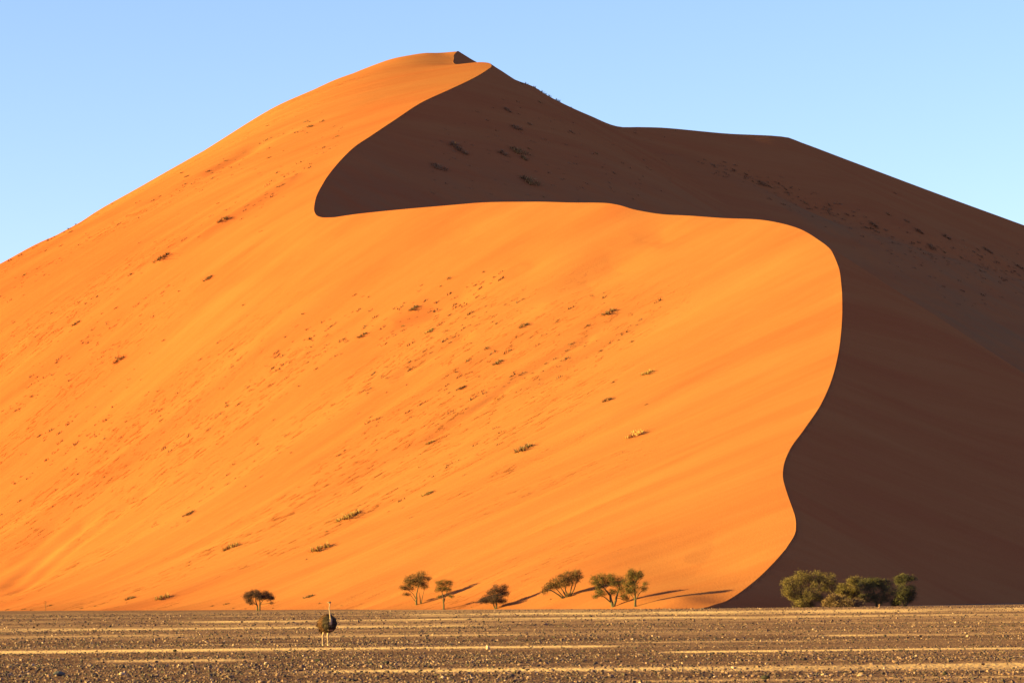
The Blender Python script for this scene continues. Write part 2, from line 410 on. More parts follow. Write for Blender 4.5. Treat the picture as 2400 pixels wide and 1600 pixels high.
def scatter(y0, y1, per_m2, smin, smax, seed, powr=3.0):
    r = np.random.default_rng(seed)
    n = int(per_m2 * .19 * (y1*y1 - y0*y0) * 1.9)
    y = np.sqrt(r.uniform(y0*y0, y1*y1, n)); x = r.uniform(-.19, .19, n) * y
    keep = r.random(n) < np.clip(1.12 - 1.25*sandiness(x, y), .10, 1)*np.clip(.75+1.5*vnoise(x/5, y/7, 44), .15, 1)
    x, y = x[keep], y[keep]
    s = smin + (smax - smin) * r.random(len(x))**powr
    return x, y, s

def stone_batch(V, Fc, x, y, s, seed, jit=.28):
    r = np.random.default_rng(seed); n = len(x)
    P = V[None] * (1 + jit*r.standard_normal((n, len(V), 1))*.6) + jit*.5*r.standard_normal((n, len(V), 3))
    sc = np.stack([s*r.uniform(.8, 1.35, n), s*r.uniform(.7, 1.2, n), s*r.uniform(.45, .9, n)], -1) * .5
    P = P * sc[:, None]
    a = r.uniform(0, 6.28, n); ti = r.uniform(-.4, .4, n)
    c, sn = np.cos(ti)[:, None], np.sin(ti)[:, None]
    X, Z = P[..., 0]*c - P[..., 2]*sn, P[..., 0]*sn + P[..., 2]*c
    c, sn = np.cos(a)[:, None], np.sin(a)[:, None]
    X2, Y2 = X*c - P[..., 1]*sn, X*sn + P[..., 1]*c
    P = np.stack([X2 + x[:, None], Y2 + y[:, None], Z + (ground_z(x, y) + .22*s)[:, None]], -1)
    Fa = Fc[None] + (np.arange(n)*len(V))[:, None, None]
    tone = np.repeat((r.random(n)**1.25).astype(np.float32), len(V))
    return P.reshape(-1, 3), Fa.reshape(-1, 3), tone

IV, IF = ico()
def build_stuff(name, label, batches):
    Vs, Fs, Ts, o = [], [], [], 0
    for P, Fa, tn in batches:
        Vs.append(P); Fs.append(Fa + o); Ts.append(tn); o += len(P)
    ob = mesh_np(name, np.concatenate(Vs), np.concatenate(Fs), m_stone_all, smooth=False)
    ob.data.attributes.new('tone', 'FLOAT', 'POINT').data.foreach_set('value', np.concatenate(Ts))
    tag(ob, label, 'stones', kind='stuff')
    return ob
b = [stone_batch(IV, IF, *scatter(76, 112, 4.8, .04, .145, 51), 61),
     stone_batch(BOX_V, BOX_F, *scatter(76, 160, 5.0, .04, .14, 52), 62),
     stone_batch(BOX_V, BOX_F, *scatter(150, 260, 1.4, .065, .20, 53), 63),
     stone_batch(OCT_V, OCT_F, *scatter(240, 560, .25, .12, .34, 54), 64)]
build_stuff('loose_stones', 'countless small brown and grey stones strewn over the gravel plain', b)
print('stones', sum(len(q[1]) for q in b))

# the three hundred stones that show largest
stone_meshes = []
for k in range(14):
    r = np.random.default_rng(700 + k)
    bm = bmesh.new(); bmesh.ops.create_icosphere(bm, subdivisions=2, radius=1)
    dirs = r.standard_normal((9, 3)); dirs /= np.linalg.norm(dirs, axis=1)[:, None]; cut = r.uniform(.55, .95, 9)
    for v in bm.verts:
        p = np.array(v.co)
        for d, c_ in zip(dirs, cut):
            h = p @ d
            if h > c_: p = p - d*(h - c_)*.92
        p = p * np.array([1.15, .9, .68]) + .03*r.standard_normal(3)
        v.co = p
    me = bpy.data.meshes.new('stone'); bm.to_mesh(me); bm.free(); me.materials.append(m_stone)
    stone_meshes.append(me)
m_pale = NT('pale_stone').out((.38, .23, .18)); m_darkstone = NT('dark_stone').out((.03, .023, .022)); m_greystone = NT('grey_stone').out((.09, .075, .075))
def put_stone(k, x, y, s, rz, mat=None, stretch=(1, 1, 1), sink=.25):
    me = stone_meshes[k]
    if mat: me = me.copy(); me.materials.clear(); me.materials.append(mat)
    o = bpy.data.objects.new('stone', me); scene.collection.objects.link(o)
    o.location = (x, y, float(ground_z(np.array([x]), np.array([y]))[0]) + s*(.45 - sink)*stretch[2]); o.scale = (s*.5*stretch[0], s*.5*stretch[1], s*.5*stretch[2]); o.rotation_euler = (0, 0, rz)
    return o
def ground_at(px, py):
    w = RM @ np.array([(px - 1200)/F, -(py - 800)/F, -1.0]); k = -CAMH / w[2]
    return C0 + w*k
NAMED_STONES = [
 (1143, 1522, .26, 'pale pointed stone standing on the plain right of the ostrich', m_pale, (.8, .8, 1.5), 12),
 (137, 1584, .36, 'large grey rounded stone in the lower left corner of the plain', m_greystone, (1.3, 1, .8), 3),
 (286, 1582, .20, 'pale angular stone near the lower left bottom edge', m_pale, (1, 1, 1), 5),
 (2015, 1581, .17, 'bright white stone near the bottom right edge', m_pale, (1, 1, .9), 7),
 (1794, 1586, .26, 'dark stone near the bottom edge below the big green bush', m_darkstone, (1.1, 1, .9), 2),
 (744, 1550, .26, 'dark flat-topped stone on the plain just below the ostrich', m_darkstone, (1.5, 1, .8), 9),
 (410, 1526, .24, 'dark round stone left of and below the ostrich', m_darkstone, (1, 1, 1), 1),
 (906, 1557, .24, 'dark stone in the gravel right of and below the ostrich', m_darkstone, (1, 1, .9), 4),
 (2215, 1578, .22, 'dark stone beside the sand streak at lower right', m_darkstone, (1, 1, 1), 6)]
for px, py, s, lab, mt, st, k in NAMED_STONES:
    p = ground_at(px, py); o = put_stone(k, p[0], p[1], s, k*1.3, mt, st, .2)
    tag(o, lab, 'stone', 'stones that stand out on the plain')
r = np.random.default_rng(88); n = 0
while n < 290:
    y = math.sqrt(r.uniform(79**2, 125**2)); x = r.uniform(-.185, .185)*y
    if r.random() < 1.3*float(sandiness(np.array([x]), np.array([y]))[0]): continue
    o = put_stone(int(r.integers(14)), x, y, float(.10 + .11*r.random()**2), float(r.uniform(0, 6.28)))
    zx = 1200 + F*x/y
    zone = 'at the far left' if zx < 480 else 'left of centre' if zx < 960 else 'in the centre' if zx < 1440 else 'right of centre' if zx < 1920 else 'at the far right'
    near = 'along the bottom edge' if y < 92 else 'below the ostrich line' if y < 108 else 'just before the ostrich line'
    tag(o, f'fist-sized brown stone on the near gravel {zone}, {near}', 'stone', f'larger stones on the near gravel {zone}, {near}'); n += 1
# ---------------------------------------------------------------- finding places on the ground and the dune
bpy.context.view_layer.update()
def on_dune(px, py):
    """where the sight line through a photograph pixel meets the dune or the plain"""
    w = RM @ np.array([(px - 1200)/F, -(py - 800)/F, -1.0]); w /= np.linalg.norm(w)
    hit, loc, nor, _ = dune.ray_cast(Vector(C0), Vector(w), distance=4000)
    p = np.array(loc) if hit else None
    if w[2] < 0:
        g = C0 + w * (-CAMH / w[2])
        if p is None or g[1] < p[1]: p = g
    return p

# ---------------------------------------------------------------- trees and bushes
def leaf_material(name, a, b, c):
    t = NT(name); n = t.noise(t.coords(), 1.6, 3, .6)
    at = t.n('ShaderNodeAttribute', _attribute_name='tone').outputs['Fac']
    f = t.math('ADD', t.math('MULTIPLY', n, .5), t.math('MULTIPLY', at, .5))
    return t.out(t.ramp(f, [(.28, a), (.5, b), (.72, c)]))
m_leaf_brown = leaf_material('thorn_foliage_brown', (0.067, 0.032, 0.020), (0.107, 0.054, 0.029), (0.151, 0.080, 0.044))
m_leaf_green = leaf_material('thorn_foliage_green', (0.052, 0.035, 0.016), (0.096, 0.060, 0.025), (0.158, 0.088, 0.041))
m_leaf_dark = leaf_material('thorn_foliage_dark', (0.034, 0.019, 0.019), (0.059, 0.031, 0.029), (0.094, 0.048, 0.043))
m_leaf_bush = leaf_material('bush_foliage', (0.064, 0.043, 0.020), (0.116, 0.075, 0.034), (0.196, 0.114, 0.058))
m_leaf_deep = leaf_material('bush_foliage_deep', (0.038, 0.031, 0.021), (0.061, 0.048, 0.028), (0.111, 0.075, 0.038))
m_leaf_straw = leaf_material('bush_foliage_straw', (0.090, 0.048, 0.028), (0.143, 0.077, 0.044), (0.215, 0.116, 0.069))
t = NT('bark'); m_bark = t.out(t.ramp(t.noise(t.coords(scale=(4, 4, 1)), 3, 3, .6), [(.3, (.05, .034, .022)), (.7, (.11, .075, .048))]))

def tube(pts, radii, sides=6):
    """tapered tube along a polyline"""
    pts = np.asarray(pts, float); n = len(pts); V = []; Fc = []
    for i in range(n):
        d = pts[min(i+1, n-1)] - pts[max(i-1, 0)]; d /= np.linalg.norm(d) + 1e-9
        a = np.cross(d, [0.31, .95, .05]); a /= np.linalg.norm(a) + 1e-9; b_ = np.cross(d, a)
        for k in range(sides):
            an = 2*math.pi*k/sides; V.append(pts[i] + radii[i]*(math.cos(an)*a + math.sin(an)*b_))
    for i in range(n-1):
        for k in range(sides):
            k2 = (k+1) % sides; Fc.append((i*sides+k, i*sides+k2, (i+1)*sides+k2, (i+1)*sides+k))
    return np.array(V), np.array(Fc)

def join(parts):
    Vs, Fs, o = [], [], 0
    for V, Fc in parts: Vs.append(V); Fs.append(Fc + o); o += len(V)
    return np.concatenate(Vs), np.concatenate(Fs)

def curve(p0, p1, r, bend=.12, n=6, sag=0.0):
    p0 = np.asarray(p0, float); p1 = np.asarray(p1, float); L = np.linalg.norm(p1-p0)
    o1 = r.standard_normal(3)*bend*L; o2 = r.standard_normal(3)*bend*L*.6
    t_ = np.linspace(0, 1, n)[:, None]
    return p0*(1-t_) + p1*t_ + o1*np.sin(math.pi*t_) + o2*np.sin(2*math.pi*t_)*.5 + np.array([0, 0, sag*L])*np.sin(math.pi*t_)

def leaves(C, n, spread, size, r, up=.3):
    """n small leaf sprays scattered round each centre of C"""
    k = len(C)*n
    c = np.repeat(C, n, 0) + r.standard_normal((k, 3))*spread*np.array([1, 1, .75])
    a = r.standard_normal((k, 3)); a[:, 2] = a[:, 2]*.7 + up; a /= np.linalg.norm(a, axis=1)[:, None]
    b_ = np.cross(a, r.standard_normal((k, 3))); b_ /= np.linalg.norm(b_, axis=1)[:, None] + 1e-9
    L = size*r.uniform(.6, 1.5, (k, 1)); W = L*r.uniform(.28, .5, (k, 1))
    V = np.stack([c - a*L*.5, c + b_*W*.5, c + a*L*.5, c - b_*W*.5], 1).reshape(-1, 3)
    Fc = np.arange(k*4).reshape(k, 4)
    tone = np.repeat(np.clip(np.repeat(r.random(len(C)), n)*.6 + r.random(k)*.4, 0, 1), 4)
    return V, Fc, tone

def plant(name, base_px, stems, lobes, mat, label, cat, seed, scale=7.35, zbase=(0, 0), density=1.0, leaf=.20, group=None, twig=1.0, depth=.85, D=None):
    """stems: polylines and lobes: ellipses, both in enlarged-photo pixels relative to zbase; scale = enlargement"""
    r = np.random.default_rng(seed)
    base = on_dune(*base_px) if D is None else unproj(base_px[0], base_px[1], D)
    if D is not None: base[2] = 0
    m = base[1]/F/scale
    root = bpy.data.objects.new(name, None); scene.collection.objects.link(root); root.location = base
    root.empty_display_size = .5
    tag(root, label, cat, group)
    def cv(x, y): return np.array([(x - zbase[0])*m, 0, (zbase[1] - y)*m])
    ends = []
    for st in stems:
        rad, pl = st[0]*m, st[1:]
        pts = [cv(*q) for q in pl]
        dy = r.uniform(-1, 1)*.25*np.linalg.norm(pts[-1]-pts[0])
        for i, p in enumerate(pts): p[1] += dy*(i/(len(pts)-1))**1.3
        pts[0] = pts[0] - np.array([0, 0, .25])
        fine_p = []
        for i in range(len(pts)-1):
            for tt in np.linspace(0, 1, 4)[:-1]: fine_p.append(pts[i]*(1-tt)+pts[i+1]*tt + (r.standard_normal(3)*.02*rad/m*m*3 if i+tt > 0 else 0))
        fine_p.append(pts[-1]); fine_p = np.array(fine_p)
        V, Fc = tube(fine_p, np.linspace(rad*1.15, rad*.45, len(fine_p)), 8)
        mesh_np('trunk', V, Fc, m_bark, root)
        ends += [(p, rad*(.8 - .4*i/len(fine_p))) for i, p in enumerate(fine_p) if i >= len(fine_p)*.35]
    br = []; CC = []
    for (lx, ly, rx, ry) in lobes:
        c = cv(lx, ly); R = np.array([rx*m, depth*.5*(rx+max(rx, ry))*m, ry*m])
        c[1] = r.uniform(-1, 1)*.55*R[1]*1.5
        j = min(range(len(ends)), key=lambda q: np.linalg.norm(ends[q][0] - c) + (0 if ends[q][0][2] < c[2] else 2.5*(ends[q][0][2]-c[2]+.1)))
        p0, rad = ends[j]
        lc = c + np.array([0, 0, -.35*R[2]])
        pl = curve(p0, lc, r, .07, 6, .03)
        rl = max(.018, min(rad*.6, .028*np.linalg.norm(lc-p0)+.012))
        br.append(tube(pl, np.linspace(rl, rl*.5, 6), 5))
        nC = int(np.clip(density*11*(R[0]*R[2]*8+R[0]*R[1]*3)**.62, 6, 80))
        u = r.standard_normal((nC, 3)); u /= np.linalg.norm(u, axis=1)[:, None]
        q = c + u*R*(r.uniform(.35, 1.0, (nC, 1))**.6)
        CC.append(q)
        for e in q[:int(nC*.6*twig)]:
            s0 = pl[r.integers(2, 6)]
            pp = curve(s0, e, r, .10, 4)
            br.append(tube(pp, np.linspace(rl*.45, .008, 4), 3))
    if br:
        V, Fc = join(br); mesh_np('branches', V, Fc, m_bark, root)
    C = np.concatenate(CC)
    V, Fc, tone = leaves(C, 30, .27*leaf/.2, leaf*.82, r)
    keep = (V.reshape(-1, 4, 3)[:, :, 2].min(1) > .02)
    V = V.reshape(-1, 4, 3)[keep].reshape(-1, 3); tone = tone.reshape(-1, 4)[keep].ravel(); Fc = np.arange(len(V)).reshape(-1, 4)
    o = mesh_np('crown', V, Fc, mat, root, smooth=False)
    o.data.attributes.new('tone', 'FLOAT', 'POINT').data.foreach_set('value', tone.astype(np.float32))
    return root

G = 'thorn trees along the foot of the dune'
plant('thorn_tree', (606, 1431), [(26, (915,1290), (900,1120), (850,980), (845,880)), (28, (975,1290), (990,1110), (985,980), (960,860)), (12, (880,1060), (720,950), (620,900)), (13, (990,1040), (1100,930), (1250,870))],
  [(830,680,190,110),(650,760,170,110),(560,830,140,90),(1150,740,150,110),(1320,780,120,100),(1400,860,80,60),(900,780,250,120),(1200,860,200,90),(620,960,130,60),(700,1040,60,40),(1000,850,200,80),(1380,1030,50,25)],
  m_leaf_dark, 'small umbrella-shaped thorn tree standing alone at the left end of the tree row', 'tree', 101, 14.25, (945, 1295), 1.0, .2, G)
plant('thorn_tree', (975.6, 1416.5), [(17, (556,712), (560,620), (565,520), (600,400)), (9, (635,702), (622,600), (605,500)), (8, (640,670), (665,570), (700,450)), (8, (555,600), (500,520), (420,450)), (5, (545,640), (470,560), (380,520))],
  [(660,210,130,80),(500,270,140,80),(420,330,100,60),(330,420,60,45),(560,350,130,80),(700,390,70,60),(640,300,120,70),(390,530,60,20),(780,270,35,15),(440,420,90,50)],
  m_leaf_brown, 'tall brown-leaved thorn tree with two trunks, left neighbour of the slender green tree', 'tree', 102, 7.35, (556, 712), .95, .2, G)
plant('thorn_tree', (1040, 1427.5), [(15, (1030,790), (1030,690), (1025,600), (1000,480)), (9, (1035,640), (1060,560), (1110,450)), (4, (1030,640), (980,590))],
  [(950,340,60,60),(1040,340,80,70),(1130,340,70,55),(930,450,60,50),(1030,440,80,40),(1100,440,60,50),(1160,560,45,25),(960,580,30,20)],
  m_leaf_green, 'slender green thorn tree with one thin trunk, beside the tall two-trunked brown tree', 'tree', 103, 7.35, (1030, 790), .9, .18, G)
plant('thorn_tree', (1162, 1426), [(12, (1920,780), (1895,730), (1880,680), (1860,600)), (15, (1930,780), (1938,720), (1935,660), (1960,560))],
  [(2060,420,70,60),(1950,430,90,60),(1880,500,110,60),(2050,520,100,60),(1920,580,150,70),(1780,600,90,60),(1690,650,60,40),(2060,650,60,30),(1850,650,130,40),(1980,640,100,40)],
  m_leaf_dark, 'low dark thorn tree with a ragged crown reaching left, midway along the tree row', 'tree', 104, 7.35, (1925, 780), 1.0, .2, G)
plant('thorn_tree', (1331, 1398), [(11, (500,490), (450,420), (400,340)), (10, (510,485), (480,400), (470,320)), (11, (520,485), (550,400), (580,300)), (9, (530,485), (590,400), (630,290)), (11, (465,508), (390,465), (300,405), (220,385)), (9, (480,500), (390,420), (330,350))],
  [(210,400,55,50),(270,350,70,50),(330,300,80,60),(420,260,90,70),(510,230,90,80),(590,200,80,60),(640,190,50,50),(560,290,80,60),(450,320,90,50),(340,360,90,40),(640,250,40,50),(680,230,25,20),(515,465,28,22)],
  m_leaf_brown, 'many-stemmed spreading thorn tree leaning left, rooted a little way up the dune', 'tree', 105, 5.6, (510, 490), .9, .2, G)
plant('thorn_tree', (1437, 1421.5), [(20, (1105,625), (1080,540), (1068,470), (1000,390)), (16, (1110,620), (1140,540), (1165,450), (1190,380)), (8, (1070,545), (1000,500), (940,470))],
  [(960,230,70,40),(860,280,55,60),(930,310,80,60),(1090,230,60,45),(1040,290,70,50),(1110,320,60,60),(1200,300,60,80),(920,410,60,40),(960,450,70,35),(870,490,40,20),(1210,400,50,40),(1240,480,50,35),(1280,520,30,20),(1100,430,50,40)],
  m_leaf_green, 'broad green thorn tree with a forked trunk, left one of the touching pair', 'tree', 106, 5.6, (1105, 625), 1.0, .2, G)
plant('thorn_tree', (1489, 1420.5), [(16, (1395,620), (1395,540), (1395,450), (1385,330)), (6, (1395,540), (1360,490), (1320,440)), (6, (1400,520), (1450,450), (1500,400))],
  [(1360,160,50,35),(1340,210,70,45),(1430,220,60,60),(1300,300,80,70),(1390,300,60,80),(1380,400,70,60),(1320,420,50,50),(1470,200,35,50),(1500,390,45,35),(1530,320,28,22),(1310,370,60,60)],
  m_leaf_green, 'upright thorn tree with a straight trunk, right one of the touching pair', 'tree', 107, 5.6, (1395, 620), .95, .2, G)
GB = 'bushes before the shaded dune face'
BD = 549
plant('bush', (1881.6, 1417), [(16, (480,630), (470,520), (450,400)), (14, (500,630), (560,520), (680,400)), (10, (460,630), (380,520), (320,420))],
  [(450,210,110,90),(650,210,140,80),(830,250,130,90),(300,300,110,90),(270,400,70,80),(480,350,160,110),(700,330,140,110),(850,350,110,100),(400,480,120,70),(560,470,120,80),(450,570,110,60),(700,500,70,60),(580,590,60,40)],
  m_leaf_bush, 'big round green bush, leftmost and tallest before the shaded dune face', 'bush', 108, 5.88, (480, 630), 1.6, .22, GB, .5, D=BD)
plant('bush', (1992, 1417), [(12, (1130,620), (1150,480), (1170,330)), (9, (1120,620), (1060,500), (1020,400))],
  [(1160,260,60,45),(1230,260,60,50),(1040,350,80,50),(1000,410,80,50),(1180,350,90,80),(1130,440,50,60),(1200,440,80,60)],
  m_leaf_bush, 'open yellow-green bush between the big round bush and the dark bush', 'bush', 109, 5.88, (1130, 620), 1.6, .22, GB, .5, D=BD + 8)
plant('low_shrub', (1968, 1418), [(7, (990,625), (980,560), (990,500)), (6, (1090,625), (1090,560)), (6, (1230,625), (1220,570)), (6, (850,625), (860,540))],
  [(870,500,70,50),(990,500,80,50),(950,570,120,50),(1090,560,90,60),(1230,560,110,60),(800,560,60,40)],
  m_leaf_straw, 'low straw-coloured shrub spreading at the feet of the middle bushes', 'shrub', 110, 5.88, (990, 625), 1.6, .22, GB, .5, D=BD - 6)
plant('bush', (2055, 1416.5), [(14, (1500,620), (1480,500), (1450,380)), (14, (1520,620), (1580,500), (1630,380))],
  [(1400,280,110,60),(1330,350,100,80),(1500,290,90,60),(1470,400,140,110),(1620,320,100,70),(1640,430,120,110),(1550,520,120,70),(1390,500,130,60)],
  m_leaf_deep, 'dense dark green bush between the yellow-green bush and the rightmost bush', 'bush', 111, 5.88, (1500, 620), 1.6, .22, GB, .5, D=BD + 4)
plant('bush', (2120, 1415), [(13, (1880,610), (1870,480), (1860,330)), (10, (1890,610), (1950,500), (1980,420))],
  [(1870,230,80,60),(1800,250,60,50),(1990,230,60,18),(1850,380,120,90),(1970,400,80,80),(1960,490,90,70),(1820,490,100,80),(1750,560,60,50)],
  m_leaf_deep, 'rightmost dark bush with a sunlit straw-brown top tuft', 'bush', 112, 5.88, (1880, 610), 1.6, .22, GB, .5, D=BD + 10)
# broken stump at the foot of the dark bush
p = unproj(2061, 1414, BD - 8); p[2] = 0
rt = tag(bpy.data.objects.new('tree_stump', None), 'tiny pale orange stump at the foot of the dark green bush', 'stump'); scene.collection.objects.link(rt); rt.location = p
t = NT('dead_wood'); m_dead = t.out(t.ramp(t.noise(t.coords(), 4, 2), [(.3, (.16, .075, .05)), (.7, (.26, .12, .08))]))
V, Fc = tube([(0, 0, -.1), (.02, 0, .2), (-.02, .02, .42), (.03, 0, .58)], [.20, .15, .12, .07], 8); mesh_np('trunk', V, Fc, m_dead, rt)
V, Fc = tube([(0, 0, .3), (.15, -.05, .42), (.22, -.06, .55)], [.06, .045, .02], 6); mesh_np('branch', V, Fc, m_dead, rt)
# bare sapling at the far left
p = on_dune(107, 1431); r = np.random.default_rng(5)
rt = tag(bpy.data.objects.new('bare_sapling', None), 'thin bare sapling standing at the dune foot on the far left', 'sapling'); scene.collection.objects.link(rt); rt.location = p
V, Fc = tube(np.array([(0,0,-.1),(.05,0,.8),(-.08,.02,1.6),(-.02,0,2.3),(-.15,0,2.9)]), [.06,.05,.04,.03,.015], 6); mesh_np('trunk', V, Fc, m_bark, rt)
br = []
for k in range(16):
    z = .7 + .13*k; a = r.uniform(0, 6.28); L = r.uniform(.35, .75)
    br.append(tube(curve((-.03, 0, z), (L*math.cos(a), L*math.sin(a), z + r.uniform(.15, .5)), r, .1, 4), [.02, .016, .012, .006], 4))
V, Fc = join(br); mesh_np('twigs', V, Fc, m_bark, rt)
# ---------------------------------------------------------------- grass tufts on the dune
m_grass_dark = leaf_material('dry_grass_dark', (.055, .028, .020), (.105, .054, .034), (.20, .105, .06))
m_grass_olive = leaf_material('dry_grass_olive', (.085, .044, .024), (.18, .095, .042), (.36, .195, .08))
m_grass_pale = leaf_material('dry_grass_pale', (.30, .14, .06), (.42, .22, .09), (.55, .32, .14))
def tuft_mesh(name, seed, nsub, length, mat, blades=34):
    """clump about 1 unit long drawn out along +x, made of arching blades"""
    r = np.random.default_rng(seed); Vs = []; tone = []
    for s in range(nsub):
        cx = (s + .5)/nsub*length - length/2 + r.normal()*.04; cy = r.normal()*.12; h = r.uniform(.22, .42)*(1.15 - .5*abs(cx)/length); tn = r.random()
        for b_ in range(blades):
            a = r.uniform(0, 6.28); lean = abs(r.normal())*.55 + .05
            d = np.array([math.cos(a), math.sin(a), 0]); p0 = np.array([cx, cy, -.03]) + d*abs(r.normal())*.075
            L = h*r.uniform(.6, 1.2); p1 = p0 + d*lean*L*.45 + np.array([0, 0, L*.6]); p2 = p1 + d*lean*L*.7 + np.array([0, 0, L*.35*(1-lean)])
            w = np.array([-d[1], d[0], 0])*.013
            Vs += [p0-w, p0+w, p1+w*.9, p1-w*.9, p1-w*.9, p1+w*.9, p2+w*.15, p2-w*.15]; tone += [.5*tn+.5*r.random()]*8
    V = np.array(Vs); Fc = np.arange(len(V)).reshape(-1, 4)
    o = mesh_np(name, V, Fc, mat, smooth=False); me = o.data
    me.attributes.new('tone', 'FLOAT', 'POINT').data.foreach_set('value', np.array(tone, np.float32))
    bpy.data.objects.remove(o); return me
TM = {}
m_grass_grey = leaf_material('dry_grass_grey', (.12, .055, .032), (.20, .095, .052), (.28, .14, .08))
for nm, mt in (('d', m_grass_dark), ('o', m_grass_olive), ('p', m_grass_pale), ('g', m_grass_grey)):
    TM[nm] = {'s': [tuft_mesh('grass_tuft', 900+k, 3, .45, mt, 16) for k in range(3)],
              'm': [tuft_mesh('grass_tuft', 920+k, 5, .75, mt, 15) for k in range(3)],
              'l': [tuft_mesh('grass_tuft', 940+k, 11, 1.0, mt, 12) for k in range(3)]}
tuft_count = 0
def tuft(px, py, Lpx, kind='d', label=None, group=None, size=None, hscale=1.0, turn=None, name='grass_tuft'):
    global tuft_count
    p = on_dune(px, py)
    if p is None: return
    L = max(Lpx*p[1]/F, .8)
    sz = size or ('s' if Lpx < 13 else 'm' if Lpx < 26 else 'l')
    me = TM[kind][sz][tuft_count % 3]; tuft_count += 1
    o = bpy.data.objects.new(name, me); scene.collection.objects.link(o)
    k = L * {'s': .95, 'm': .85, 'l': .85}[sz]
    rz = turn if turn is not None else STREAK + random.uniform(-.25, .25)
    q = np.array([math.cos(rz), math.sin(rz)])*k*.35
    o.location = p; hs = k*hscale*random.uniform(.8, 1.15)*{'s': .8, 'm': .6, 'l': .5}[sz]
    # lie along the slope: tilt by the rise of the sand along the clump
    a = dune.ray_cast(Vector((p[0]+q[0], p[1]+q[1], 400)), Vector((0, 0, -1))); b_ = dune.ray_cast(Vector((p[0]-q[0], p[1]-q[1], 400)), Vector((0, 0, -1)))
    pitch = math.atan2(a[1].z - b_[1].z, 2*k*.35) if a[0] and b_[0] else 0
    o.rotation_euler = (0, -max(-.6, min(.6, pitch)), rz); o.scale = (k, k*random.uniform(.8, 1.3)*(1.45 if sz == 'l' else 1), hs*(1.7 if sz == 'l' else 1.15))
    tag(o, label, 'grass tuft', group)
    return o
GP = 'larger grass clumps on the sunlit dune face'
for a in [
 (819, 1211, 62, 'o', 'longest grass clump on the lower dune face, above and right of the ostrich'),
 (752, 1287, 58, 'o', 'yellow-green grass clump on the sand straight above the ostrich'),
 (544, 1282, 48, 'o', 'brown and pale grass clump above the lone umbrella-shaped tree'),
 (442, 1204, 30, 'd', 'dark wedge-shaped grass clump on the lower left dune face'),
 (381, 1402, 42, 'o', 'olive grass clump just above the dune foot, left of the umbrella-shaped tree'),
 (306, 1402, 28, 'd', 'thin grass clump above the dune foot, left of the olive clump'),
 (724, 1398, 26, 'd', 'slanting dark grass clump close above the ostrich head on its left'),
 (748, 1414, 12, 'd', 'small dark tuft at the dune foot beside the ostrich head'),
 (531, 1415, 24, 'd', 'grass clump at the dune foot just left of the umbrella-shaped tree'),
 (117, 1419, 20, 'd', 'dark tuft just right of the bare sapling'),
 (1228, 1053, 52, 'd', 'long thin grass clump alone in the middle of the lower dune face'),
 (1492, 1019, 54, 'p', 'long pale straw grass clump on the right part of the sunlit face'),
 (1003, 1157, 32, 'o', 'grass clump half pale half dark above the two-trunked brown tree'),
 (1427, 734, 40, 'd', 'darkest spiky bush-like clump high on the right of the sunlit face'),
 (1378, 763, 20, 'd', 'dark tuft just below and left of the spiky clump'),
 (1481, 801, 18, 'd', 'round dark tuft below and right of the spiky clump'),
 (1517, 875, 32, 'o', 'slanting olive clump on the right of the sunlit face'),
 (1424, 937, 28, 'd', 'comb-like grass clump in the right middle of the sunlit face'),
 (1081, 910, 26, 'd', 'dark grass clump near the centre of the sunlit face'),
 (1167, 851, 30, 'd', 'slanting grass clump above and right of the central dark clump'),
 (1052, 652, 22, 'd', 'dark flat clump below the level crest of the front lobe'),
 (1114, 669, 18, 'd', 'dark tuft just right of the flat clump below the front crest'),
 (970, 724, 28, 'd', 'dark grass clump at the left end of the red sand band'),
 (1228, 763, 30, 'd', 'thin dark grass row above the centre of the sunlit face'),
 (488, 653, 26, 'd', 'star-like dark tuft alone on the upper left flank'),
 (178, 759, 26, 'd', 'reddish brown tuft on the far left flank'),
 (281, 843, 36, 'd', 'long dark grass clump on the left flank'),
 (379, 605, 44, 'd', 'long broken grass row along the pale rib of the left flank'),
 (1007, 1038, 26, 'o', 'fuzzy grass clump at the lower end of the long furrow')]:
    tuft(*a[:4], label=a[4], group=GP)
